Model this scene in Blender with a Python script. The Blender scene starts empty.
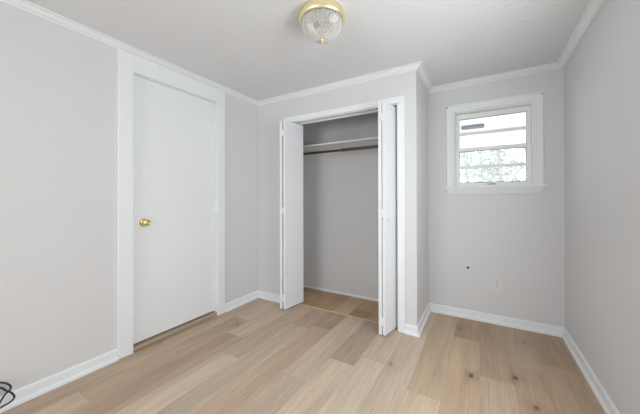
import bpy, bmesh, math, random
from mathutils import Vector, Matrix

random.seed(7)
S = bpy.context.scene
COL = S.collection

# ------------------------------------------------------------------ camera
F, PPY = 273.95, 197.17
YAW, PITCH, ROLL = -0.53462, 0.00406, -0.00193
CAM = Vector((2.28989, 0.0, 1.16828))
fw = Vector((math.sin(YAW) * math.cos(PITCH), math.cos(YAW) * math.cos(PITCH), math.sin(PITCH)))
rt0 = Vector((math.cos(YAW), -math.sin(YAW), 0))
up0 = rt0.cross(fw)
rt = rt0 * math.cos(ROLL) + up0 * math.sin(ROLL)
up = up0 * math.cos(ROLL) - rt0 * math.sin(ROLL)
cd = bpy.data.cameras.new('camera')
cam = bpy.data.objects.new('camera', cd)
COL.objects.link(cam)
m = Matrix((rt, up, -fw)).transposed().to_4x4()
m.translation = CAM
cam.matrix_world = m
cd.sensor_fit = 'HORIZONTAL'
cd.sensor_width = 36.0
cd.lens = F / 640.0 * 36.0
cd.shift_y = (PPY - 207.0) / 640.0
cd.clip_start = 0.02
S.camera = cam

# ------------------------------------------------------------------ world, lights, exposure
w = bpy.data.worlds.new('world')
S.world = w
w.use_nodes = True
bg = w.node_tree.nodes['Background']
bg.inputs[0].default_value = (0.93, 0.97, 1.0, 1)      # bright overcast sky
bg.inputs[1].default_value = 2.3


def area_light(name, loc, direction, sx, sy, power, color, spread=math.pi):
    d = bpy.data.lights.new(name, 'AREA')
    d.shape = 'RECTANGLE'
    d.size, d.size_y = sx, sy
    d.energy = power
    d.color = color
    d.spread = spread
    o = bpy.data.objects.new(name, d)
    COL.objects.link(o)
    o.location = loc
    o.rotation_euler = Vector(direction).to_track_quat('-Z', 'Z').to_euler()
    return o


area_light('side_window_fill', (2.93, 1.08, 1.30), (-1, 0, -0.10), 0.98, 1.3, 20.5, (0.94, 0.98, 1.0))  # fill light in the unseen side window, sized to even out the walls
area_light('rear_window_fill', (1.05, -2.72, 1.40), (0, 1, 0), 1.7, 1.3, 31, (0.94, 0.98, 1.0))  # fill light added behind the camera, in the unseen rear window

vs = S.view_settings
vs.view_transform = 'Standard'
vs.look = 'None'
vs.gamma = 1.0
vs.use_curve_mapping = False
vs.exposure = 0.29
S.cycles.max_bounces = 10
S.cycles.diffuse_bounces = 7
S.cycles.transparent_max_bounces = 12
S.cycles.sample_clamp_indirect = 6.0

# ------------------------------------------------------------------ materials
def srgb(r, g, b):
    f = lambda c: (c / 255 / 12.92) if c / 255 <= 0.04045 else ((c / 255 + 0.055) / 1.055) ** 2.4
    return (f(r), f(g), f(b), 1.0)


def mat(name, color, rough=0.5, metal=0.0, bump=None, spec=0.5, vary=0.0, vscale=3.0):
    """bump = (scale, strength, distance)"""
    ma = bpy.data.materials.new(name)
    ma.use_nodes = True
    nt = ma.node_tree
    b = nt.nodes['Principled BSDF']
    b.inputs['Base Color'].default_value = color
    b.inputs['Roughness'].default_value = rough
    b.inputs['Metallic'].default_value = metal
    b.inputs['Specular IOR Level'].default_value = spec
    tc = nt.nodes.new('ShaderNodeTexCoord')
    if vary:
        n = nt.nodes.new('ShaderNodeTexNoise')
        n.inputs['Scale'].default_value = vscale
        n.inputs['Detail'].default_value = 4
        nt.links.new(tc.outputs['Object'], n.inputs['Vector'])
        r = nt.nodes.new('ShaderNodeMapRange')
        r.inputs['To Min'].default_value = 1 - vary
        r.inputs['To Max'].default_value = 1 + vary
        nt.links.new(n.outputs['Fac'], r.inputs['Value'])
        mx = nt.nodes.new('ShaderNodeVectorMath')
        mx.operation = 'SCALE'
        mx.inputs[0].default_value = color[:3]
        nt.links.new(r.outputs['Result'], mx.inputs['Scale'])
        nt.links.new(mx.outputs['Vector'], b.inputs['Base Color'])
    if bump:
        n = nt.nodes.new('ShaderNodeTexNoise')
        n.inputs['Scale'].default_value = bump[0]
        n.inputs['Detail'].default_value = 5
        n.inputs['Roughness'].default_value = 0.6
        nt.links.new(tc.outputs['Object'], n.inputs['Vector'])
        bp = nt.nodes.new('ShaderNodeBump')
        bp.inputs['Strength'].default_value = bump[1]
        bp.inputs['Distance'].default_value = bump[2]
        nt.links.new(n.outputs['Fac'], bp.inputs['Height'])
        nt.links.new(bp.outputs['Normal'], b.inputs['Normal'])
    return ma


M = {}
M['wall'] = mat('wall_paint', srgb(213, 213, 214), 0.75, bump=(160, 0.10, 0.002), spec=0.3, vary=0.012)
M['ceiling'] = mat('ceiling_texture', srgb(222, 223, 225), 0.9, bump=(46, 0.7, 0.007), spec=0.2)
M['trim'] = mat('trim_gloss_white', srgb(230, 233, 235), 0.5, bump=(40, 0.03, 0.001), spec=0.2)
M['door'] = mat('door_white', srgb(230, 233, 235), 0.5, bump=(30, 0.03, 0.001), spec=0.25)
M['bifold'] = mat('bifold_white', srgb(231, 233, 236), 0.5, bump=(30, 0.03, 0.001), spec=0.35)
M['shelf'] = mat('shelf_white', srgb(228, 227, 225), 0.5, vary=0.02)
M['brass'] = mat('polished_brass', srgb(240, 214, 152), 0.2, 1.0, vary=0.03, vscale=20)
M['brass_pale'] = mat('pale_brass', srgb(250, 238, 196), 0.34, 1.0, vary=0.03, vscale=20)
M['steel'] = mat('brushed_steel', srgb(120, 122, 126), 0.35, 1.0, vary=0.05, vscale=15)
M['rod'] = mat('dark_rod', srgb(78, 80, 84), 0.45, 0.1, vary=0.05, vscale=15)
M['alu'] = mat('painted_sash', srgb(236, 236, 233), 0.45, vary=0.02)
M['glass_edge_shade'] = mat('edge_shade_grey', srgb(120, 118, 114), 0.7, vary=0.03)  # grey of the shade line painted around the panes
M['plastic'] = mat('outlet_plastic', srgb(216, 215, 214), 0.4, vary=0.01)
M['slot'] = mat('outlet_slot', srgb(40, 40, 42), 0.6, vary=0.02)
M['black'] = mat('black_rubber', srgb(22, 22, 24), 0.45, vary=0.05, vscale=30)
M['hole'] = mat('hole_dark', srgb(35, 30, 28), 0.9, vary=0.05)
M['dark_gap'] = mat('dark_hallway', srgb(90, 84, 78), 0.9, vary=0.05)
M['oak'] = mat('oak_strip', srgb(178, 158, 138), 0.5, vary=0.08, vscale=25)
M['oak_pale'] = mat('oak_pale_strip', srgb(206, 182, 150), 0.5, vary=0.08, vscale=25)
M['bulb'] = mat('frosted_bulb', srgb(245, 240, 232), 0.5, vary=0.01)
M['copper'] = mat('socket_copper', srgb(120, 72, 52), 0.4, 0.3, vary=0.05, vscale=20)
M['porch'] = mat('porch_white', srgb(244, 244, 244), 0.6, vary=0.01)
M['porch_grey'] = mat('porch_grey', srgb(120, 126, 134), 0.5, vary=0.03)
M['ground'] = mat('ground_pale', srgb(196, 196, 186), 0.9, vary=0.1)
M['bark'] = mat('pale_bark', srgb(206, 202, 196), 0.9, bump=(20, 0.5, 0.02), vary=0.15, vscale=6)
M['leaf'] = mat('spring_leaf', srgb(196, 202, 200), 0.6, vary=0.2, vscale=5)


def glass(name, tint=(1, 1, 1, 1)):
    ma = bpy.data.materials.new(name)
    ma.use_nodes = True
    nt = ma.node_tree
    nt.nodes.remove(nt.nodes['Principled BSDF'])
    out = nt.nodes['Material Output']
    tr = nt.nodes.new('ShaderNodeBsdfTransparent')
    tr.inputs[0].default_value = tint
    gl = nt.nodes.new('ShaderNodeBsdfGlossy')
    gl.inputs['Roughness'].default_value = 0.03
    fr = nt.nodes.new('ShaderNodeFresnel')
    fr.inputs['IOR'].default_value = 1.3
    mx = nt.nodes.new('ShaderNodeMixShader')
    nt.links.new(fr.outputs[0], mx.inputs[0])
    nt.links.new(tr.outputs[0], mx.inputs[1])
    nt.links.new(gl.outputs[0], mx.inputs[2])
    nt.links.new(mx.outputs[0], out.inputs[0])
    return ma


M['pane'] = glass('window_glass', (0.97, 0.98, 0.985, 1))


def dome_glass():
    """clear pressed glass: part clear, part glossy and slightly milky"""
    ma = bpy.data.materials.new('ribbed_glass')
    ma.use_nodes = True
    nt = ma.node_tree
    b = nt.nodes['Principled BSDF']
    b.inputs['Base Color'].default_value = (0.86, 0.86, 0.85, 1)
    b.inputs['Roughness'].default_value = 0.12
    b.inputs['Specular IOR Level'].default_value = 0.8
    out = nt.nodes['Material Output']
    tr = nt.nodes.new('ShaderNodeBsdfTransparent')
    tr.inputs[0].default_value = (0.97, 0.97, 0.96, 1)
    mx = nt.nodes.new('ShaderNodeMixShader')
    lw = nt.nodes.new('ShaderNodeLayerWeight')
    lw.inputs['Blend'].default_value = 0.35
    mr = nt.nodes.new('ShaderNodeMapRange')
    mr.inputs['To Min'].default_value = 0.18
    mr.inputs['To Max'].default_value = 0.66
    nt.links.new(lw.outputs['Facing'], mr.inputs['Value'])
    nt.links.new(mr.outputs['Result'], mx.inputs[0])
    nt.links.new(tr.outputs[0], mx.inputs[1])
    nt.links.new(b.outputs[0], mx.inputs[2])
    nt.links.new(mx.outputs[0], out.inputs[0])
    return ma


M['dome'] = dome_glass()

KNOTS = [(2.223, 2.057, 1.0), (2.110, 2.757, 0.7), (2.470, 2.178, 0.9), (2.545, 1.928, 0.8),
         (1.730, 1.916, 0.5), (0.330, 1.80, 0.55), (2.58, 2.75, 0.5)]


def plank_material():
    ma = bpy.data.materials.new('oak_vinyl_planks')
    ma.use_nodes = True
    nt = ma.node_tree
    N, L = nt.nodes, nt.links
    b = N['Principled BSDF']
    b.inputs['Roughness'].default_value = 0.46
    b.inputs['Specular IOR Level'].default_value = 0.4
    tone = N.new('ShaderNodeAttribute'); tone.attribute_name = 'plank_tone'
    seed = N.new('ShaderNodeAttribute'); seed.attribute_name = 'plank_seed'
    tc = N.new('ShaderNodeTexCoord')
    off = N.new('ShaderNodeVectorMath'); off.operation = 'ADD'
    L.new(tc.outputs['Object'], off.inputs[0]); L.new(seed.outputs['Vector'], off.inputs[1])

    def noise(sx, sy, detail, rough, dist=0.0):
        mp = N.new('ShaderNodeMapping')
        mp.inputs['Scale'].default_value = (sx, sy, 1)
        L.new(off.outputs['Vector'], mp.inputs['Vector'])
        n = N.new('ShaderNodeTexNoise')
        n.inputs['Scale'].default_value = 1
        n.inputs['Detail'].default_value = detail
        n.inputs['Roughness'].default_value = rough
        n.inputs['Distortion'].default_value = dist
        L.new(mp.outputs['Vector'], n.inputs['Vector'])
        return n

    def remap(n, lo, hi, a=0.3, c=0.7):
        r = N.new('ShaderNodeMapRange')
        r.inputs['From Min'].default_value = a
        r.inputs['From Max'].default_value = c
        r.inputs['To Min'].default_value = lo
        r.inputs['To Max'].default_value = hi
        L.new(n.outputs[0], r.inputs['Value'])
        return r

    def mul(a, c):
        mm = N.new('ShaderNodeMath'); mm.operation = 'MULTIPLY'
        L.new(a, mm.inputs[0]); L.new(c, mm.inputs[1])
        return mm.outputs[0]

    broad = remap(noise(9, 0.9, 3, 0.5, 0.6), 0.89, 1.09)
    fine = remap(noise(70, 6, 4, 0.65), 0.93, 1.06)
    streak = remap(noise(22, 1.6, 4, 0.6, 1.2), 0.89, 1.09)
    wav = N.new('ShaderNodeTexWave')
    wav.wave_type = 'BANDS'; wav.bands_direction = 'X'
    wav.inputs['Scale'].default_value = 9.0
    wav.inputs['Distortion'].default_value = 7.0
    wav.inputs['Detail'].default_value = 3.0
    wav.inputs['Detail Scale'].default_value = 0.8
    mpw = N.new('ShaderNodeMapping'); mpw.inputs['Scale'].default_value = (1.6, 0.22, 1)
    L.new(off.outputs['Vector'], mpw.inputs['Vector']); L.new(mpw.outputs['Vector'], wav.inputs['Vector'])
    grain = remap(wav, 0.972, 1.02, 0.0, 1.0)
    fac = mul(mul(broad.outputs[0], fine.outputs[0]), mul(streak.outputs[0], grain.outputs[0]))
    sc = N.new('ShaderNodeVectorMath'); sc.operation = 'SCALE'
    L.new(tone.outputs['Color'], sc.inputs[0]); L.new(fac, sc.inputs['Scale'])
    cur = sc.outputs['Vector']
    # wood knots, each at its own spot
    wob = noise(30, 12, 2, 0.5)
    for kx, ky, ks in KNOTS:
        mp = N.new('ShaderNodeMapping')
        mp.vector_type = 'POINT'
        mp.inputs['Location'].default_value = (-kx * 1.0, -ky * 0.62, 0)
        mp.inputs['Scale'].default_value = (1.0, 0.62, 0)
        L.new(tc.outputs['Object'], mp.inputs['Vector'])
        ln = N.new('ShaderNodeVectorMath'); ln.operation = 'LENGTH'
        L.new(mp.outputs['Vector'], ln.inputs[0])
        dv = N.new('ShaderNodeMath'); dv.operation = 'MULTIPLY'
        wr = remap(wob, 0.75, 1.35)
        L.new(ln.outputs['Value'], dv.inputs[0]); L.new(wr.outputs[0], dv.inputs[1])
        core = N.new('ShaderNodeMapRange')
        core.interpolation_type = 'SMOOTHSTEP'
        core.inputs['From Min'].default_value = 0.003
        core.inputs['From Max'].default_value = 0.022
        core.inputs['To Min'].default_value = 0.80 * ks
        core.inputs['To Max'].default_value = 0.0
        L.new(dv.outputs[0], core.inputs['Value'])
        halo = N.new('ShaderNodeMapRange')
        halo.interpolation_type = 'SMOOTHSTEP'
        halo.inputs['From Min'].default_value = 0.01
        halo.inputs['From Max'].default_value = 0.075
        halo.inputs['To Min'].default_value = 0.22 * ks
        halo.inputs['To Max'].default_value = 0.0
        L.new(dv.outputs[0], halo.inputs['Value'])
        ad = N.new('ShaderNodeMath'); ad.operation = 'ADD'; ad.use_clamp = True
        L.new(core.outputs[0], ad.inputs[0]); L.new(halo.outputs[0], ad.inputs[1])
        mx = N.new('ShaderNodeMix'); mx.data_type = 'RGBA'
        L.new(ad.outputs[0], mx.inputs[0])
        L.new(cur, mx.inputs[6])
        mx.inputs[7].default_value = srgb(84, 58, 40)
        cur = mx.outputs[2]
    L.new(cur, b.inputs['Base Color'])
    bp = N.new('ShaderNodeBump')
    bp.inputs['Strength'].default_value = 0.12
    bp.inputs['Distance'].default_value = 0.001
    L.new(fine.outputs[0], bp.inputs['Height'])
    L.new(bp.outputs['Normal'], b.inputs['Normal'])
    return ma


M['planks'] = plank_material()

# ------------------------------------------------------------------ helpers
def link(name, bm, material, parent=None, smooth=False, bevel=0.0, seg=2):
    me = bpy.data.meshes.new(name)
    bmesh.ops.recalc_face_normals(bm, faces=bm.faces)
    bm.to_mesh(me)
    bm.free()
    if material:
        me.materials.append(material)
    if smooth:
        for p in me.polygons:
            p.use_smooth = True
    o = bpy.data.objects.new(name, me)
    COL.objects.link(o)
    if parent:
        o.parent = parent
    if bevel:
        bv = o.modifiers.new('edge', 'BEVEL')
        bv.width = bevel
        bv.segments = seg
        bv.limit_method = 'ANGLE'
        bv.angle_limit = math.radians(40)
    return o


def tag(o, label=None, cat=None, group=None, kind=None):
    if label: o['label'] = label
    if cat: o['category'] = cat
    if group: o['group'] = group
    if kind: o['kind'] = kind
    return o


def empty(name, loc=(0, 0, 0), rz=0.0):
    o = bpy.data.objects.new(name, None)
    o.empty_display_size = 0.05
    COL.objects.link(o)
    o.location = loc
    o.rotation_euler = (0, 0, rz)
    return o


def box(bm, x0, x1, y0, y1, z0, z1):
    v = [bm.verts.new((x, y, z)) for x in (x0, x1) for y in (y0, y1) for z in (z0, z1)]
    for f in ((0, 1, 3, 2), (4, 6, 7, 5), (0, 4, 5, 1), (2, 3, 7, 6), (0, 2, 6, 4), (1, 5, 7, 3)):
        bm.faces.new([v[i] for i in f])


def boxes(*bs):
    bm = bmesh.new()
    for b in bs:
        box(bm, *b)
    return bm


def sweep(bm, path, profile, closed=False):
    """profile points (d, z): d off the wall (to the LEFT of the path direction), mitred at corners"""
    n = len(path)
    rings = []
    for i, p in enumerate(path):
        p = Vector(p)
        din = (p - Vector(path[i - 1])).normalized() if i > 0 or closed else None
        dout = (Vector(path[(i + 1) % n]) - p).normalized() if i < n - 1 or closed else None
        if din is None: din = dout
        if dout is None: dout = din
        n1 = Vector((-din.y, din.x)); n2 = Vector((-dout.y, dout.x))
        mit = (n1 + n2)
        mit = mit / mit.dot(n1) if mit.length > 1e-6 else n1
        rings.append([bm.verts.new((p.x + mit.x * d, p.y + mit.y * d, z)) for d, z in profile])
    k = len(profile)
    rng = range(n) if closed else range(n - 1)
    for i in rng:
        a, b = rings[i], rings[(i + 1) % n]
        for j in range(k - 1):
            bm.faces.new((a[j], a[j + 1], b[j + 1], b[j]))
        bm.faces.new((a[k - 1], a[0], b[0], b[k - 1]))
    if not closed:
        bm.faces.new(rings[0])
        bm.faces.new(list(reversed(rings[-1])))


def lathe(bm, prof, axis='Z', seg=32, at=(0, 0, 0), ribs=0, amp=0.0):
    """prof: (radius, height) pairs along the axis"""
    at = Vector(at)
    rings = []
    for r, h in prof:
        ring = []
        for i in range(seg):
            a = 2 * math.pi * i / seg
            rr = r * (1 + amp * math.cos(ribs * a)) if ribs else r
            c, s = rr * math.cos(a), rr * math.sin(a)
            p = {'Z': (c, s, h), 'X': (h, c, s), 'Y': (c, h, s)}[axis]
            ring.append(bm.verts.new(at + Vector(p)))
        rings.append(ring)
    for a, b in zip(rings, rings[1:]):
        for i in range(seg):
            j = (i + 1) % seg
            bm.faces.new((a[i], a[j], b[j], b[i]))
    for ring in (rings[0], rings[-1]):
        try:
            bm.faces.new(ring)
        except ValueError:
            pass


def tube(bm, pts, r, seg=10):
    pts = [Vector(p) for p in pts]
    n = len(pts)
    prev = None
    rings = []
    for i, p in enumerate(pts):
        t = (pts[min(i + 1, n - 1)] - pts[max(i - 1, 0)]).normalized()
        if prev is None:
            a = Vector((0, 0, 1)) if abs(t.z) < 0.9 else Vector((1, 0, 0))
            u = t.cross(a).normalized()
        else:
            u = (prev - t * prev.dot(t)).normalized()
        prev = u
        v = t.cross(u)
        rr = r[i] if isinstance(r, (list, tuple)) else r
        rings.append([bm.verts.new(p + u * rr * math.cos(2 * math.pi * k / seg) + v * rr * math.sin(2 * math.pi * k / seg)) for k in range(seg)])
    for a, b in zip(rings, rings[1:]):
        for k in range(seg):
            bm.faces.new((a[k], a[(k + 1) % seg], b[(k + 1) % seg], b[k]))
    bm.faces.new(rings[0]); bm.faces.new(list(reversed(rings[-1])))


def smooth_path(pts, sub=8):
    P = [Vector(p) for p in pts]
    out = []
    for i in range(len(P) - 1):
        p0, p1, p2, p3 = P[max(i - 1, 0)], P[i], P[i + 1], P[min(i + 2, len(P) - 1)]
        for k in range(sub):
            t = k / sub
            out.append(0.5 * ((2 * p1) + (p2 - p0) * t + (2 * p0 - 5 * p1 + 4 * p2 - p3) * t * t + (3 * p1 - p0 - 3 * p2 + p3) * t ** 3))
    out.append(P[-1])
    return out


# ------------------------------------------------------------------ dimensions
H = 2.30
D1, D2 = 2.428, 3.031          # closet front, window wall
W1, W2 = 1.808, 2.885          # closet outer corner, right wall
YR = -2.65                     # rear wall (behind the camera)
TH = 0.12
DY0, DY1, DTOP = 1.066, 1.838, 2.128          # door opening in the left wall
OX0, OX1, OTOP = 0.450, 1.652, 2.003          # closet opening
CB = 3.012                     # closet back wall surface
WX0, WX1, WZ0, WZ1 = 2.048, 2.682, 1.276, 2.018   # window opening
SY0, SY1, SZ0, SZ1 = 0.56, 1.59, 0.62, 2.0     # unseen side window opening, right wall
RX0, RX1 = 0.2, 1.9                            # unseen rear window opening, added for light


def st(o, label, cat):
    return tag(o, label, cat, kind='structure')


# ------------------------------------------------------------------ walls, ceiling
st(link('wall_left', boxes((-TH, 0, YR - TH, DY0, 0, H), (-TH, 0, DY1, CB + TH, 0, H), (-TH, 0, DY0, DY1, DTOP, H)), M['wall']),
   'light grey painted wall around the white entry door', 'wall')
st(link('wall_closet', boxes((0, OX0, D1, D1 + TH, 0, H), (OX1, W1, D1, D1 + TH, 0, H), (OX0, OX1, D1, D1 + TH, OTOP, H),
                             (W1 - 0.1, W1, D1 + TH, D2, 0, H)), M['wall']),
   'light grey wall jutting out around the closet opening', 'wall')
st(link('wall_closet_back', boxes((0, W1 - 0.1, CB, CB + TH, 0, H)), M['wall']),
   'grey wall at the back inside the closet', 'wall')
st(link('wall_window', boxes((W1 - 0.1, WX0, D2, D2 + TH, 0, H), (WX1, W2 + TH, D2, D2 + TH, 0, H),
                             (WX0, WX1, D2, D2 + TH, 0, WZ0), (WX0, WX1, D2, D2 + TH, WZ1, H)), M['wall']),
   'light grey wall holding the small window and the outlet', 'wall')
st(link('wall_right', boxes((W2, W2 + TH, YR - TH, SY0, 0, H), (W2, W2 + TH, SY1, D2, 0, H),
                            (W2, W2 + TH, SY0, SY1, 0, SZ0), (W2, W2 + TH, SY0, SY1, SZ1, H)), M['wall']),
   'plain bare grey wall at the right of the window corner', 'wall')
st(link('wall_rear', boxes((0, RX0, YR - TH, YR, 0, H), (RX1, W2, YR - TH, YR, 0, H),
                           (RX0, RX1, YR - TH, YR, 0, SZ0), (RX0, RX1, YR - TH, YR, SZ1, H)), M['wall']),
   'grey wall opposite the closet', 'wall')
st(link('ceiling', boxes((-TH, W2 + TH, YR - TH, D2 + TH, H, H + 0.1)), M['ceiling']),
   'white textured ceiling with the brass light', 'ceiling')

# ------------------------------------------------------------------ floor of individual plank faces
SEAMS = [-0.14, 0.0, 0.183, 0.366, 0.568, 0.756, 0.943, 1.131, 1.322, 1.515, 1.704, 1.888, 2.080, 2.273, 2.460, 2.642, 2.838, 3.03]
ENDS = [0.9, 1.27, 1.905, 1.645, 1.42, 0.85, 2.135, 1.458, 1.768, 1.898, 1.30, 1.714, 2.575, 2.092, 1.10, 2.455, 1.9]
BEFORE = {2: (190, 165, 141), 3: (186, 160, 137), 4: (210, 190, 168), 7: (197, 176, 156), 8: (210, 190, 168), 9: (214, 196, 175),
          11: (212, 190, 164), 12: (200, 173, 145), 13: (200, 176, 151), 15: (190, 164, 138)}
AFTER = {1: (196, 172, 148), 2: (207, 186, 163), 3: (206, 186, 164), 4: (197, 175, 153), 5: (204, 184, 162), 6: (182, 156, 133), 7: (207, 187, 165), 8: (187, 164, 143),
         9: (207, 186, 164), 10: (208, 188, 167), 11: (200, 175, 148), 12: (176, 148, 122), 13: (184, 158, 133), 14: (190, 163, 136), 15: (182, 156, 131)}
pal = [(200, 177, 154), (205, 185, 162), (192, 168, 145), (209, 190, 168), (197, 172, 148)]
bm = bmesh.new()
lt = bm.faces.layers.int.new('idx')
tones, seeds = [], []
G = 0.0005
MEAN = srgb(199, 176, 153)[:3]
STRIP = 2.490                   # closet boards, in a browner palette, start at the transition strip
CLOSET = [(190, 156, 120), (206, 176, 138), (178, 142, 104), (200, 168, 130), (184, 149, 112)]
rnd = random.Random(3)
for i in range(len(SEAMS) - 1):
    x0, x1 = SEAMS[i], SEAMS[i + 1]
    e = ENDS[i]
    ys = [e + 1.22 * k for k in range(-4, 4)]
    for a, b_ in zip(ys, ys[1:]):
        ya, yb = max(a, YR - TH), min(b_, D2 + TH)
        if yb - ya < 0.02:
            continue
        rooms = [(ya, yb)] if not (0 < i < 9 and ya < STRIP < yb) else [(ya, STRIP), (STRIP, yb)]
        if abs(b_ - e) < 1e-6 and i in BEFORE: c = BEFORE[i]
        elif abs(a - e) < 1e-6 and i in AFTER: c = AFTER[i]
        else: c = rnd.choice(pal)
        for n_, (ra, rb) in enumerate(rooms):
            cc = c if n_ == 0 and not (0 < i < 9 and ra >= STRIP) else CLOSET[(i + int(ra > STRIP + 0.01)) % len(CLOSET)]
            v = [bm.verts.new(p) for p in ((x0 + G, ra + G, 0), (x1 - G, ra + G, 0), (x1 - G, rb - G, 0), (x0 + G, rb - G, 0))]
            f = bm.faces.new(v)
            f[lt] = len(tones)
            u = [bm.verts.new((q.co.x, q.co.y, -0.0012)) for q in v]
            for k in range(4):
                g = bm.faces.new((v[k], v[(k + 1) % 4], u[(k + 1) % 4], u[k]))
                g[lt] = len(tones)
            j = rnd.uniform(-0.02, 0.02)
            tones.append([(0.98 * q + 0.02 * p) * 0.90 * (1 + j) for q, p in zip(srgb(*cc)[:3], MEAN)])
            seeds.append((rnd.uniform(0, 40), rnd.uniform(0, 40), rnd.uniform(0, 9)))
idx = [f[lt] for f in bm.faces]
box(bm, -TH, W2 + TH, YR - TH, D2 + TH, -0.08, -0.0013)
while len(idx) < len(bm.faces):
    idx.append(-1)
me = bpy.data.meshes.new('floor')
bm.to_mesh(me); bm.free()
at1 = me.attributes.new('plank_tone', 'FLOAT_COLOR', 'FACE')
at2 = me.attributes.new('plank_seed', 'FLOAT_VECTOR', 'FACE')
for k, q in enumerate(idx):
    at1.data[k].color = (*(tones[q] if q >= 0 else (0.30, 0.22, 0.16)), 1)
    at2.data[k].vector = seeds[q] if q >= 0 else (0, 0, 0)
me.materials.append(M['planks'])
fl = bpy.data.objects.new('floor', me)
COL.objects.link(fl)
st(fl, 'light oak plank floor running toward the closet', 'floor')

# ------------------------------------------------------------------ crown moulding, baseboards
ZC, CP = 2.261, 0.056
crown = [(0, ZC), (0.009, ZC), (0.010, ZC + 0.002), (0.010, ZC + 0.008), (0.014, ZC + 0.0085), (0.020, ZC + 0.0105), (0.028, ZC + 0.015),
         (0.034, ZC + 0.020), (0.038, ZC + 0.025), (0.040, ZC + 0.029), (0.048, ZC + 0.029), (CP, ZC + 0.031), (CP, H), (0, H)]


def crown_piece(name, path, label, pre=None, post=None):
    """one wall's length of crown, mitred by sweeping with its neighbours and keeping the middle"""
    full = ([pre] if pre else []) + path + ([post] if post else [])
    bm = bmesh.new()
    rings = []
    for i, p in enumerate(path):
        p = Vector(p)
        a = Vector(path[i - 1]) if i > 0 else (Vector(pre) if pre else None)
        b = Vector(path[i + 1]) if i < len(path) - 1 else (Vector(post) if post else None)
        din = (p - a).normalized() if a is not None else (b - p).normalized()
        dout = (b - p).normalized() if b is not None else din
        n1 = Vector((-din.y, din.x)); n2 = Vector((-dout.y, dout.x))
        mit = n1 + n2
        mit = mit / mit.dot(n1)
        rings.append([bm.verts.new((p.x + mit.x * d, p.y + mit.y * d, z)) for d, z in PROFILE])
    k = len(PROFILE)
    for a, b in zip(rings, rings[1:]):
        for j in range(k):
            bm.faces.new((a[j], a[(j + 1) % k], b[(j + 1) % k], b[j]))
    bm.faces.new(rings[0]); bm.faces.new(list(reversed(rings[-1])))
    return st(link(name, bm, M['trim']), label, 'moulding' if name.startswith('trim') else 'baseboard')


# room outline walked so that the room lies on the LEFT of the walking direction
cA, cB_, cC, cD, cE, cF = (0, YR), (W2, YR), (W2, D2), (W1, D2), (W1, D1), (0, D1)
PROFILE = crown
crown_piece('trim_1', [cF, cA], 'white crown moulding above the entry door', cE, cB_)
crown_piece('trim_2', [cE, cF], 'white crown moulding above the closet opening', cD, cA)
crown_piece('trim_3', [cD, cE], 'short white crown piece on the closet side wall', cC, cF)
crown_piece('trim_4', [cC, cD], 'white crown moulding above the window', cB_, cE)
crown_piece('trim_5', [cB_, cC], 'white crown moulding along the bare right wall', cA, cD)
crown_piece('trim_6', [cA, cB_], 'white crown moulding on the rear wall', cF, cC)
BH = 0.080
base = [(0, 0), (0.026, 0), (0.026, 0.010), (0.0245, 0.017), (0.021, 0.022), (0.015, 0.025), (0.013, 0.026),
        (0.013, BH - 0.012), (0.011, BH - 0.005), (0.007, BH - 0.001), (0, BH)]
PROFILE = base
CW = 0.100                      # entry door casing width at the knob side
crown_piece('baseboard_left', [(0, DY0 - CW - 0.001), cA], 'white baseboard left of the entry door', None, cB_)
crown_piece('baseboard_left_corner', [cF, (0, DY1 + 0.086)], 'short white baseboard between entry door and closet corner', cE, None)
crown_piece('baseboard_closet', [(OX0 - 0.062, D1), cF], 'white baseboard left of the closet opening', None, cA)
crown_piece('baseboard_return', [cD, cE, (OX1 + 0.062, D1)], 'white baseboard wrapping the outer closet corner', cC, None)
crown_piece('baseboard_window', [cC, cD], 'white baseboard under the window', cB_, cE)
crown_piece('baseboard_right', [cB_, cC], 'white baseboard along the bare right wall', cA, cD)
crown_piece('baseboard_rear', [cA, cB_], 'white baseboard on the rear wall', cF, cC)
PROFILE = [(0, 0), (0.014, 0), (0.014, 0.012), (0.011, 0.019), (0.006, 0.023), (0, 0.024)]
crown_piece('baseboard_closet_back', [(W1 - 0.1, CB), (0, CB)], 'thin white shoe moulding at the back of the closet')

# ------------------------------------------------------------------ entry door and its casing
CT = 0.019
tr = link('trim_7', boxes((0.0, CT, DY0 - CW, DY0, 0, ZC + 0.001), (0.0, CT, DY1, DY1 + 0.085, 0, ZC + 0.001),
                          (0.0, CT, DY0, DY1, DTOP, ZC + 0.001)), M['trim'], bevel=0.003)
st(tr, 'wide flat white casing around the entry door', 'door casing')
jb = link('jamb', boxes((-TH, 0.0, DY0 - 0.001, DY0 + 0.004, 0, DTOP), (-TH, 0.0, DY1 - 0.004, DY1 + 0.001, 0, DTOP),
                        (-TH, 0.0, DY0, DY1, DTOP - 0.004, DTOP + 0.001)), M['trim'], tr)
d1 = empty('door_1', (-0.021, DY0, 0))
st(d1, 'flat white entry door with a brass knob', 'door')
link('door_panel', boxes((-0.035, 0, 0.009, DY1 - DY0 - 0.007, 0.048, DTOP - 0.0045)), M['door'], d1, bevel=0.002)
KY, KZ = 1.156 - DY0, 0.980
bm = bmesh.new()
lathe(bm, [(0.004, 0.0), (0.0315, 0.0), (0.0325, 0.003), (0.030, 0.007), (0.022, 0.010), (0.013, 0.013)], 'X', 36, (0, KY, KZ))
kn = link('knob_rosette', bm, M['brass'], d1, smooth=True)
bm = bmesh.new()
lathe(bm, [(0.011, 0.010), (0.0105, 0.026), (0.013, 0.031), (0.021, 0.036), (0.0265, 0.044), (0.0275, 0.052), (0.0255, 0.059),
           (0.019, 0.064), (0.010, 0.065), (0.009, 0.063), (0.002, 0.063)], 'X', 36, (0, KY, KZ))
knob = link('door_knob', bm, M['brass'], d1, smooth=True)
bm = bmesh.new()
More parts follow.
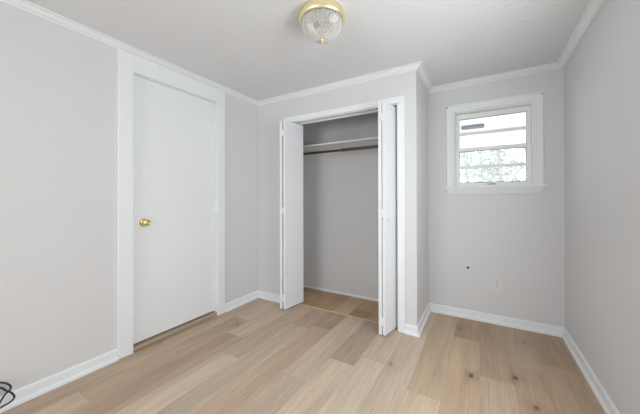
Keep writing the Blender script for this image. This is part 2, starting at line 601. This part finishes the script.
lathe(bm, [(0.0015, 0.0632), (0.0075, 0.0632), (0.0075, 0.0665), (0.006, 0.068), (0.0015, 0.068)], 'X', 20, (0, KY, KZ))
link('lock_button', bm, M['brass'], knob, smooth=True)
for hz in (0.30, 1.085, 1.895):
    bm = bmesh.new()
    y = DY1 - DY0 - 0.006
    lathe(bm, [(0.002, -0.049), (0.0045, -0.047), (0.0062, -0.044), (0.0062, 0.044), (0.0045, 0.047), (0.002, 0.049)], 'Z', 14, (0.007, y, hz))
    box(bm, -0.001, 0.0022, y - 0.026, y, hz - 0.044, hz + 0.044)
    link('hinge', bm, M['trim'], d1)
th = link('trim_8', boxes((-TH, -0.004, DY0 + 0.004, DY1 - 0.004, 0, 0.016), (-TH, 0.010, DY0 + 0.004, DY1 - 0.004, 0.016, 0.033)), M['oak'], bevel=0.002)
st(th, 'oak threshold strip under the entry door', 'threshold')
st(link('wall_hall', boxes((-0.9, -0.88, DY0 - 0.4, DY1 + 0.4, 0, H), (-0.88, -TH, DY0 - 0.4, DY0 - 0.38, 0, H),
                           (-0.88, -TH, DY1 + 0.38, DY1 + 0.4, 0, H), (-0.9, -TH, DY0 - 0.4, DY1 + 0.4, H, H + .02),
                           (-0.9, -TH, DY0 - 0.4, DY1 + 0.4, -0.02, 0)), M['dark_gap']),
   'unlit hallway wall behind the entry door', 'wall')

# ------------------------------------------------------------------ closet: casing, jambs, track, bifold doors
CC = 0.061
cs = link('trim_9', boxes((OX0 - CC, OX0, D1 - 0.017, D1, 0, OTOP), (OX1, OX1 + CC, D1 - 0.017, D1, 0, OTOP),
                          (OX0 - CC, OX1 + CC, D1 - 0.017, D1, OTOP, OTOP + CC - 0.003)), M['trim'], bevel=0.003)
st(cs, 'white casing framing the closet opening', 'door casing')
link('jamb', boxes((OX0 - 0.001, OX0 + 0.008, D1 - 0.001, D1 + TH + 0.001, 0, OTOP), (OX1 - 0.008, OX1 + 0.001, D1 - 0.001, D1 + TH + 0.001, 0, OTOP),
                   (OX0, OX1, D1 - 0.001, D1 + TH + 0.001, OTOP - 0.006, OTOP + 0.001)), M['trim'], cs)
TY = D1 + 0.062
link('door_track', boxes((OX0 + 0.01, OX1 - 0.01, TY - 0.018, TY + 0.018, OTOP - 0.010, OTOP - 0.006),
                         (OX0 + 0.01, OX1 - 0.01, TY - 0.018, TY - 0.014, OTOP - 0.017, OTOP - 0.006),
                         (OX0 + 0.01, OX1 - 0.01, TY + 0.014, TY + 0.018, OTOP - 0.017, OTOP - 0.006)), M['trim'], cs)
st(link('trim_10', boxes((OX0 + 0.008, OX1 - 0.008, TY - 0.011, TY + 0.011, 0, 0.004)), M['oak_pale'], bevel=0.0015),
   'pale oak transition strip across the closet threshold', 'threshold strip')

PZ0, PZ1, PT = 0.016, 1.982, 0.027


def panel_bm(p0, p1, side):
    """door panel whose outer face runs p0 -> p1 (plan), thickness to the given side"""
    p0, p1 = Vector(p0), Vector(p1)
    d = (p1 - p0).normalized()
    nn = Vector((-d.y, d.x)) * side * PT
    bm = bmesh.new()
    q = [p0, p1, p1 + nn, p0 + nn]
    lo = [bm.verts.new((v.x, v.y, PZ0)) for v in q]
    hi = [bm.verts.new((v.x, v.y, PZ1)) for v in q]
    bm.faces.new(lo); bm.faces.new(hi)
    for k in range(4):
        bm.faces.new((lo[k], lo[(k + 1) % 4], hi[(k + 1) % 4], hi[k]))
    return bm


def bifold(label, near_pivot, far_pivot, near_lead, far_lead, s):
    """s=+1: folded against the left jamb, s=-1: against the right jamb. outer faces given in plan"""
    base_ = empty('bifold_door', (far_pivot[0] + s * 0.013, TY, 0))
    tag(base_, label, 'door', 'folded closet doors', 'thing')
    o = base_.location
    L2 = lambda p: (p[0] - o.x, p[1] - o.y)
    link('door_panel', panel_bm(L2(far_pivot), L2(near_pivot), s), M['bifold'], base_, bevel=0.002)
    link('door_panel', panel_bm(L2(near_lead), L2(far_lead), s), M['bifold'], base_, bevel=0.002)
    gx = (near_pivot[0] + near_lead[0]) / 2 - o.x
    gy = near_pivot[1] - o.y
    for hz in (0.13, 1.04, 1.855):
        bm = bmesh.new()
        box(bm, gx - 0.014, gx + 0.014, gy - 0.0022, gy + 0.001, hz - 0.035, hz + 0.035)
        lathe(bm, [(0.001, -0.036), (0.0034, -0.035), (0.0034, 0.035), (0.001, 0.036)], 'Z', 12, (gx, gy - 0.003, hz))
        link('hinge', bm, M['trim'], base_)
    # knob on the pivot panel's outer face
    t = 0.13
    kx = near_pivot[0] + (far_pivot[0] - near_pivot[0]) * t - o.x
    ky = near_pivot[1] + (far_pivot[1] - near_pivot[1]) * t - o.y
    bm = bmesh.new()
    prof = [(0.001, 0.0), (0.008, 0.0), (0.0065, 0.004), (0.006, 0.010), (0.010, 0.014), (0.0135, 0.019), (0.0135, 0.023), (0.010, 0.027), (0.001, 0.028)]
    lathe(bm, [(r, -s * h) for r, h in prof], 'X', 24, (kx, ky, 0.985))
    link('knob', bm, M['trim'], base_, smooth=True)
    # top guide pin, running in the track
    bm = bmesh.new()
    lathe(bm, [(0.0045, PZ1 - 0.002), (0.0045, OTOP - 0.011)], 'Z', 12, (0, 0, 0))
    link('pivot_pin', bm, M['steel'], base_)
    return base_


bifold('white bifold closet door folded against the left closet jamb', (0.4610, 2.258), (0.4720, 2.546), (0.5325, 2.258), (0.5680, 2.543), 1)
bifold('white bifold closet door folded beside the outer wall corner, at the right closet jamb', (1.5900, 2.254), (1.6430, 2.540), (1.5300, 2.254), (1.5450, 2.540), -1)

# ------------------------------------------------------------------ closet shelf and rod
SHY, SHZ = 2.715, 1.797
sh = link('closet_shelf', boxes((0.0, W1 - 0.1, SHY, CB, SHZ - 0.014, SHZ)), M['shelf'], bevel=0.0015)
tag(sh, 'white shelf board high inside the closet above the rod', 'shelf')
link('cleat', boxes((0.02, W1 - 0.12, CB - 0.019, CB, SHZ - 0.052, SHZ - 0.016)), M['shelf'], sh)
link('cleat', boxes((0.0, 0.019, SHY + 0.01, CB - 0.02, SHZ - 0.060, SHZ - 0.016)), M['shelf'], sh)
link('cleat', boxes((W1 - 0.119, W1 - 0.1, SHY + 0.01, CB - 0.02, SHZ - 0.060, SHZ - 0.016)), M['shelf'], sh)
bm = bmesh.new()
RY, RZ = 2.735, 1.703
lathe(bm, [(0.001, 0.001), (0.0145, 0.001), (0.0145, 0.95), (0.0178, 0.951), (0.0178, W1 - 0.101), (0.001, W1 - 0.101)], 'X', 24, (0, RY, RZ))
rod = link('closet_rod', bm, M['rod'], smooth=True)
tag(rod, 'dark grey metal hanging rod under the closet shelf', 'closet rod')
for x0, x1 in ((0.0005, 0.007), (W1 - 0.1005, W1 - 0.107)):
    bm = bmesh.new()
    lathe(bm, [(0.001, x0), (0.027, x0), (0.024, x1), (0.017, x1), (0.001, x1)], 'X', 24, (0, RY, RZ))
    link('rod_socket', bm, M['steel'], rod)

# ------------------------------------------------------------------ window
wn = empty('window_1', ((WX0 + WX1) / 2, D2, WZ0))
st(wn, 'small white double hung window with four lights', 'window')
ox, oy, oz = wn.location


def wbox(*bs):
    return boxes(*[(x0 - ox, x1 - ox, y0 - oy, y1 - oy, z0 - oz, z1 - oz) for x0, x1, y0, y1, z0, z1 in bs])


cx0, cx1, cz1 = 1.983, 2.747, 2.078
yf = D2 - 0.016
link('window_casing', wbox((cx0, WX0, yf, D2, WZ0, cz1), (WX1, cx1, yf, D2, WZ0, cz1), (WX0, WX1, yf, D2, WZ1, cz1),
                           (WX0 - 0.016, WX0 + 0.002, yf - 0.006, D2, WZ0, WZ1 + 0.014), (WX1 - 0.002, WX1 + 0.016, yf - 0.006, D2, WZ0, WZ1 + 0.014),
                           (WX0, WX1, yf - 0.006, D2, WZ1 - 0.002, WZ1 + 0.014)), M['trim'], wn, bevel=0.002)
link('head_cap', wbox((cx0 - 0.002, cx1 + 0.002, D2 - 0.026, D2, cz1 - 0.001, cz1 + 0.011)), M['trim'], wn, bevel=0.002)
link('curtain_bracket', wbox((cx0 + 0.004, cx0 + 0.012, yf - 0.010, yf, cz1 - 0.014, cz1 - 0.003)), M['steel'], wn)
link('curtain_bracket', wbox((cx1 - 0.014, cx1 - 0.006, yf - 0.010, yf, cz1 - 0.014, cz1 - 0.003)), M['steel'], wn)
link('jamb', wbox((WX0, WX0 + 0.012, D2, D2 + TH, WZ0, WZ1), (WX1 - 0.012, WX1, D2, D2 + TH, WZ0, WZ1), (WX0 + 0.012, WX1 - 0.012, D2, D2 + TH, WZ1 - 0.012, WZ1),
                  (WX0 + 0.012, WX1 - 0.012, D2, D2 + TH, WZ0, WZ0 + 0.010)), M['trim'], wn)
link('sill', wbox((1.957, 2.772, D2 - 0.050, D2 + 0.001, WZ0 - 0.012, WZ0 + 0.006)), M['trim'], wn, bevel=0.004)
bm = bmesh.new()
tz, bz = WZ0 - 0.012, WZ0 - 0.068
T = [(1.968, D2), (1.968, D2 - 0.040), (2.761, D2 - 0.040), (2.761, D2)]
B = [(2.004, D2), (2.004, D2 - 0.010), (2.725, D2 - 0.010), (2.725, D2)]
tv = [bm.verts.new((x - ox, y - oy, tz - oz)) for x, y in T]
bv_ = [bm.verts.new((x - ox, y - oy, bz - oz)) for x, y in B]
bm.faces.new(tv); bm.faces.new(bv_)
for k in range(4):
    bm.faces.new((tv[k], tv[(k + 1) % 4], bv_[(k + 1) % 4], bv_[k]))
link('apron', bm, M['trim'], wn, bevel=0.002)


def sash(x0, x1, z0, z1, y, top, bot, stile, mz):
    t = 0.026
    s_ = link('sash', wbox((x0, x0 + stile, y, y + t, z0, z1), (x1 - stile, x1, y, y + t, z0, z1),
                           (x0 + stile, x1 - stile, y, y + t, z1 - top, z1), (x0 + stile, x1 - stile, y, y + t, z0, z0 + bot)), M['alu'], wn, bevel=0.0015)
    link('muntin', wbox((x0 + stile, x1 - stile, y + 0.004, y + t - 0.004, mz - 0.015, mz + 0.015)), M['alu'], s_)
    link('pane', wbox((x0 + stile, x1 - stile, y + 0.011, y + 0.014, z0 + bot, z1 - top)), M['pane'], s_)
    gx0, gx1, gz0, gz1, gk = x0 + stile, x1 - stile, z0 + bot, z1 - top, 0.005  # thin grey strips stand in for the shade at the glass edge
    link('glass_edge_shade', wbox((gx0, gx1, y + 0.005, y + 0.011, gz1 - gk, gz1), (gx0, gx1, y + 0.005, y + 0.011, gz0, gz0 + gk),
                        (gx0, gx0 + 0.003, y + 0.005, y + 0.011, gz0, gz1), (gx1 - 0.003, gx1, y + 0.005, y + 0.011, gz0, gz1)), M['glass_edge_shade'], s_)
    return s_


sx0, sx1 = WX0 + 0.012, WX1 - 0.012
sash(sx0, sx1, 1.632, WZ1 - 0.012, D2 + 0.078, 0.046, 0.030, 0.030, 1.812)
lw_ = sash(sx0, sx1, WZ0 + 0.010, 1.664, D2 + 0.050, 0.034, 0.032, 0.034, 1.474)
link('sash_lift', wbox((2.33, 2.40, D2 + 0.040, D2 + 0.052, WZ0 + 0.022, WZ0 + 0.030)), M['steel'], lw_)

# unseen windows outside the frame, added and sized to spread even daylight
w2 = link('unseen_window_2', boxes((W2 - 0.016, W2, SY0 - 0.06, SY0, SZ0 - 0.06, SZ1 + 0.06), (W2 - 0.016, W2, SY1, SY1 + 0.03, SZ0 - 0.06, SZ1 + 0.06),
                            (W2 - 0.016, W2, SY0, SY1, SZ1, SZ1 + 0.06), (W2 - 0.030, W2, SY0 - 0.08, SY1 + 0.03, SZ0 - 0.02, SZ0)), M['trim'])
st(w2, 'unseen window in the bare wall beside the camera, sized for even light', 'window')
w3 = link('unseen_window_3', boxes((RX0 - 0.06, RX0, YR, YR + 0.016, SZ0 - 0.06, SZ1 + 0.06), (RX1, RX1 + 0.06, YR, YR + 0.016, SZ0 - 0.06, SZ1 + 0.06),
                            (RX0, RX1, YR, YR + 0.016, SZ1, SZ1 + 0.06), (RX0 - 0.08, RX1 + 0.08, YR, YR + 0.030, SZ0 - 0.02, SZ0)), M['trim'])
st(w3, 'added wide window in the unseen rear wall, for even light', 'window')

# ------------------------------------------------------------------ outlet and hole on the window wall
ol = empty('wall_outlet', (2.408, D2, 0.368))
tag(ol, 'pale duplex electrical outlet low on the window wall', 'outlet')
link('cover_plate', boxes((-0.036, 0.036, -0.0055, 0, -0.0575, 0.0575)), M['plastic'], ol, bevel=0.003)
for dz in (0.0195, -0.0195):
    bm = bmesh.new()
    lathe(bm, [(0.001, -0.0075), (0.0155, -0.0075), (0.0168, -0.0055)], 'Y', 28, (0, 0, dz))
    rc = link('receptacle', bm, M['plastic'], ol)
    link('slots', boxes((-0.0075, -0.005, -0.0082, -0.0072, dz - 0.001, dz + 0.008), (0.005, 0.0072, -0.0082, -0.0072, dz - 0.001, dz + 0.007),
                        (-0.0025, 0.0025, -0.0082, -0.0072, dz - 0.0105, dz - 0.0055)), M['slot'], rc)
bm = bmesh.new()
lathe(bm, [(0.0005, -0.0068), (0.003, -0.0066), (0.0036, -0.0055)], 'Y', 14)
link('screw', bm, M['steel'], ol)
bm = bmesh.new()
lathe(bm, [(0.001, -0.0012), (0.007, -0.0012), (0.010, -0.0022), (0.0112, -0.0016), (0.0115, 0.0)], 'Y', 20)
hl = link('wall_hole', bm, M['hole'])
hl.location = (2.168, D2, 0.490)
tag(hl, 'small dark anchor hole in the wall left of the outlet', 'hole')

# ------------------------------------------------------------------ ceiling light
LX, LY = 1.450, 1.446
lt_ = empty('ceiling_light', (LX, LY, H))
tag(lt_, 'round brass flush ceiling light with ribbed glass bowl', 'ceiling light')
R = 0.140
bm = bmesh.new()
lathe(bm, [(0.02, 0.0), (R - 0.014, 0.0), (R - 0.006, -0.003), (R - 0.003, -0.010), (R - 0.006, -0.016), (R - 0.002, -0.021), (R + 0.001, -0.030), (R, -0.044),
           (R - 0.003, -0.052), (R - 0.007, -0.0555), (R - 0.0125, -0.0555), (R - 0.0145, -0.051), (R - 0.016, -0.030), (0.02, -0.012)], 'Z', 64)
link('brass_pan', bm, M['brass_pale'], lt_, smooth=True)
bm = bmesh.new()
GR, GD = R - 0.017, 0.116
prof = []
for k in range(19):
    a = k / 18 * math.pi / 2
    prof.append((max(GR * math.cos(a) ** 0.90, 0.006), -0.050 - GD * math.sin(a)))
inner = [(max(r - 0.004, 0.005), z + 0.004) for r, z in reversed(prof)]
lathe(bm, prof + inner, 'Z', 288, (0, 0, 0), ribs=40, amp=0.022)
link('glass_bowl', bm, M['dome'], lt_, smooth=True)
bm = bmesh.new()
zb = -0.050 - GD
lathe(bm, [(0.001, zb + 0.004), (0.0105, zb + 0.002), (0.0115, zb - 0.001), (0.006, zb - 0.004), (0.0055, zb - 0.006), (0.0085, zb - 0.009),
           (0.0088, zb - 0.013), (0.006, zb - 0.017), (0.001, zb - 0.018)], 'Z', 24)
link('finial', bm, M['brass'], lt_, smooth=True)
bm = bmesh.new()
lathe(bm, [(0.003, -0.012), (0.003, zb + 0.006)], 'Z', 12)
link('threaded_rod', bm, M['brass'], lt_)
for s in (-1, 1):
    bm = bmesh.new()
    lathe(bm, [(0.001, s * 0.022), (0.017, s * 0.022), (0.019, s * 0.026), (0.019, s * 0.050), (0.014, s * 0.052)], 'X', 20, (0, 0, -0.055))
    sk = link('lamp_socket', bm, M['copper'], lt_, smooth=True)
    bm = bmesh.new()
    lathe(bm, [(0.012, s * 0.050), (0.014, s * 0.058), (0.022, s * 0.070), (0.026, s * 0.082), (0.024, s * 0.094), (0.016, s * 0.103), (0.002, s * 0.106)], 'X', 24, (0, 0, -0.055))
    link('bulb', bm, M['bulb'], sk, smooth=True)
bm = bmesh.new()
box(bm, -0.03, 0.03, -0.012, 0.012, -0.030, -0.012)
link('crossbar', bm, M['copper'], lt_)

# ------------------------------------------------------------------ cable at the left wall
r_ = 0.0046
loops = [(0.060, 0.300, 0.090), (0.036, 0.340, 0.142), (0.026, 0.375, 0.166), (0.026, 0.399, 0.167), (0.031, 0.418, 0.155), (0.039, 0.432, 0.137), (0.046, 0.434, 0.124),
         (0.052, 0.426, 0.114), (0.056, 0.413, 0.108), (0.060, 0.403, 0.095), (0.066, 0.392, 0.081), (0.074, 0.376, 0.058), (0.088, 0.340, 0.024), (0.096, 0.300, 0.0075),
         (0.094, 0.250, 0.0075), (0.070, 0.215, 0.060), (0.044, 0.225, 0.122), (0.030, 0.290, 0.168), (0.030, 0.350, 0.170),
         (0.035, 0.397, 0.144), (0.043, 0.416, 0.121), (0.052, 0.435, 0.100), (0.062, 0.444, 0.079), (0.068, 0.439, 0.067), (0.073, 0.421, 0.059), (0.076, 0.390, 0.054),
         (0.082, 0.340, 0.034), (0.090, 0.280, 0.0070), (0.140, 0.200, 0.0050), (0.190, 0.080, 0.0050), (0.160, -0.080, 0.0050), (0.060, -0.20, 0.0050)]
bm = bmesh.new()
tube(bm, smooth_path(loops, 8), r_, 12)
cb = link('cable', bm, M['black'], smooth=True)
tag(cb, 'looped black cable leaning on the baseboard at the left edge', 'cable')

# ------------------------------------------------------------------ outside the window
st(link('ground_outside', boxes((-12, 18, D2 + TH + 0.02, 40, -0.62, -0.52)), M['ground']), 'pale ground outside the window', 'ground')
bm = bmesh.new()
PY = 5.75
for k in range(13):
    y0 = D2 + TH + 0.02 + k * 0.2
    box(bm, 0.0, 5.5, y0, y0 + 0.192, 2.35, 2.37)
box(bm, 0.0, 5.5, D2 + TH + 0.02, PY, 2.37, 2.42)
box(bm, 0.0, 5.5, PY, PY + 0.12, 2.04, 2.42)
st(link('roof_porch', bm, M['porch']), 'white boarded porch ceiling seen through the window', 'roof')
bm = bmesh.new()
lathe(bm, [(0.004, -0.165), (0.026, -0.16), (0.032, -0.12), (0.032, 0.14), (0.028, 0.16), (0.006, 0.165)], 'X', 20)
pl = link('porch_fixture', bm, M['porch_grey'], smooth=True)
pl.location = (2.16, 5.08, 2.3185)
tag(pl, 'long grey fixture under the white porch ceiling outside', 'fixture')


def tree(x, y, h, spread, n, label, r0):
    t = empty('tree', (x, y, -0.52))
    tag(t, label, 'tree', 'trees outside the window')
    bm = bmesh.new()
    pts = [(random.uniform(-.08, .08) * k, random.uniform(-.08, .08) * k, h * k / 6) for k in range(7)]
    tube(bm, pts, [r0 * (1 - 0.12 * k) for k in range(7)], 8)
    tips = [Vector(p) for p in pts[3:]]
    for k in range(9):
        b0 = Vector(pts[2 + k % 4])
        a = k * 2.4
        e = b0 + Vector((math.cos(a) * spread * .8, math.sin(a) * spread * .8, h * random.uniform(.06, .24)))
        mid = (b0 + e) / 2 + Vector((0, 0, -h * .02))
        tube(bm, [b0, mid, e], [r0 * .4, r0 * .28, r0 * .1], 6)
        tips += [mid, e]
    link('trunk', bm, M['bark'], t)
    bm = bmesh.new()
    for k in range(n):
        c = random.choice(tips) + Vector((random.gauss(0, spread * .28), random.gauss(0, spread * .28), random.gauss(0, h * .07)))
        s = random.uniform(.05, .11)
        q = Matrix.Rotation(random.uniform(0, 6.28), 3, 'Z') @ Matrix.Rotation(random.uniform(-1.2, 1.2), 3, 'X')
        pp = [(-s, 0, 0), (0, -s * .45, .01), (s, 0, 0), (0, s * .45, .01)]
        bm.faces.new([bm.verts.new(c + q @ Vector(p)) for p in pp])
    f = link('foliage', bm, M['leaf'], t)
    return t


tree(3.15, 13.5, 5.2, 1.25, 3200, 'tree with a pale trunk at the right of the window view', 0.11)
tree(1.55, 18.0, 6.0, 1.5, 3600, 'leafy tree showing in the lowest lights at the window left', 0.11)
tree(4.9, 22.5, 7.0, 1.8, 3600, 'tall pale tree behind the tree with the pale trunk', 0.13)
tree(2.2, 26.5, 8.0, 2.0, 4200, 'broad pale tree farthest back in the middle of the window view', 0.14)
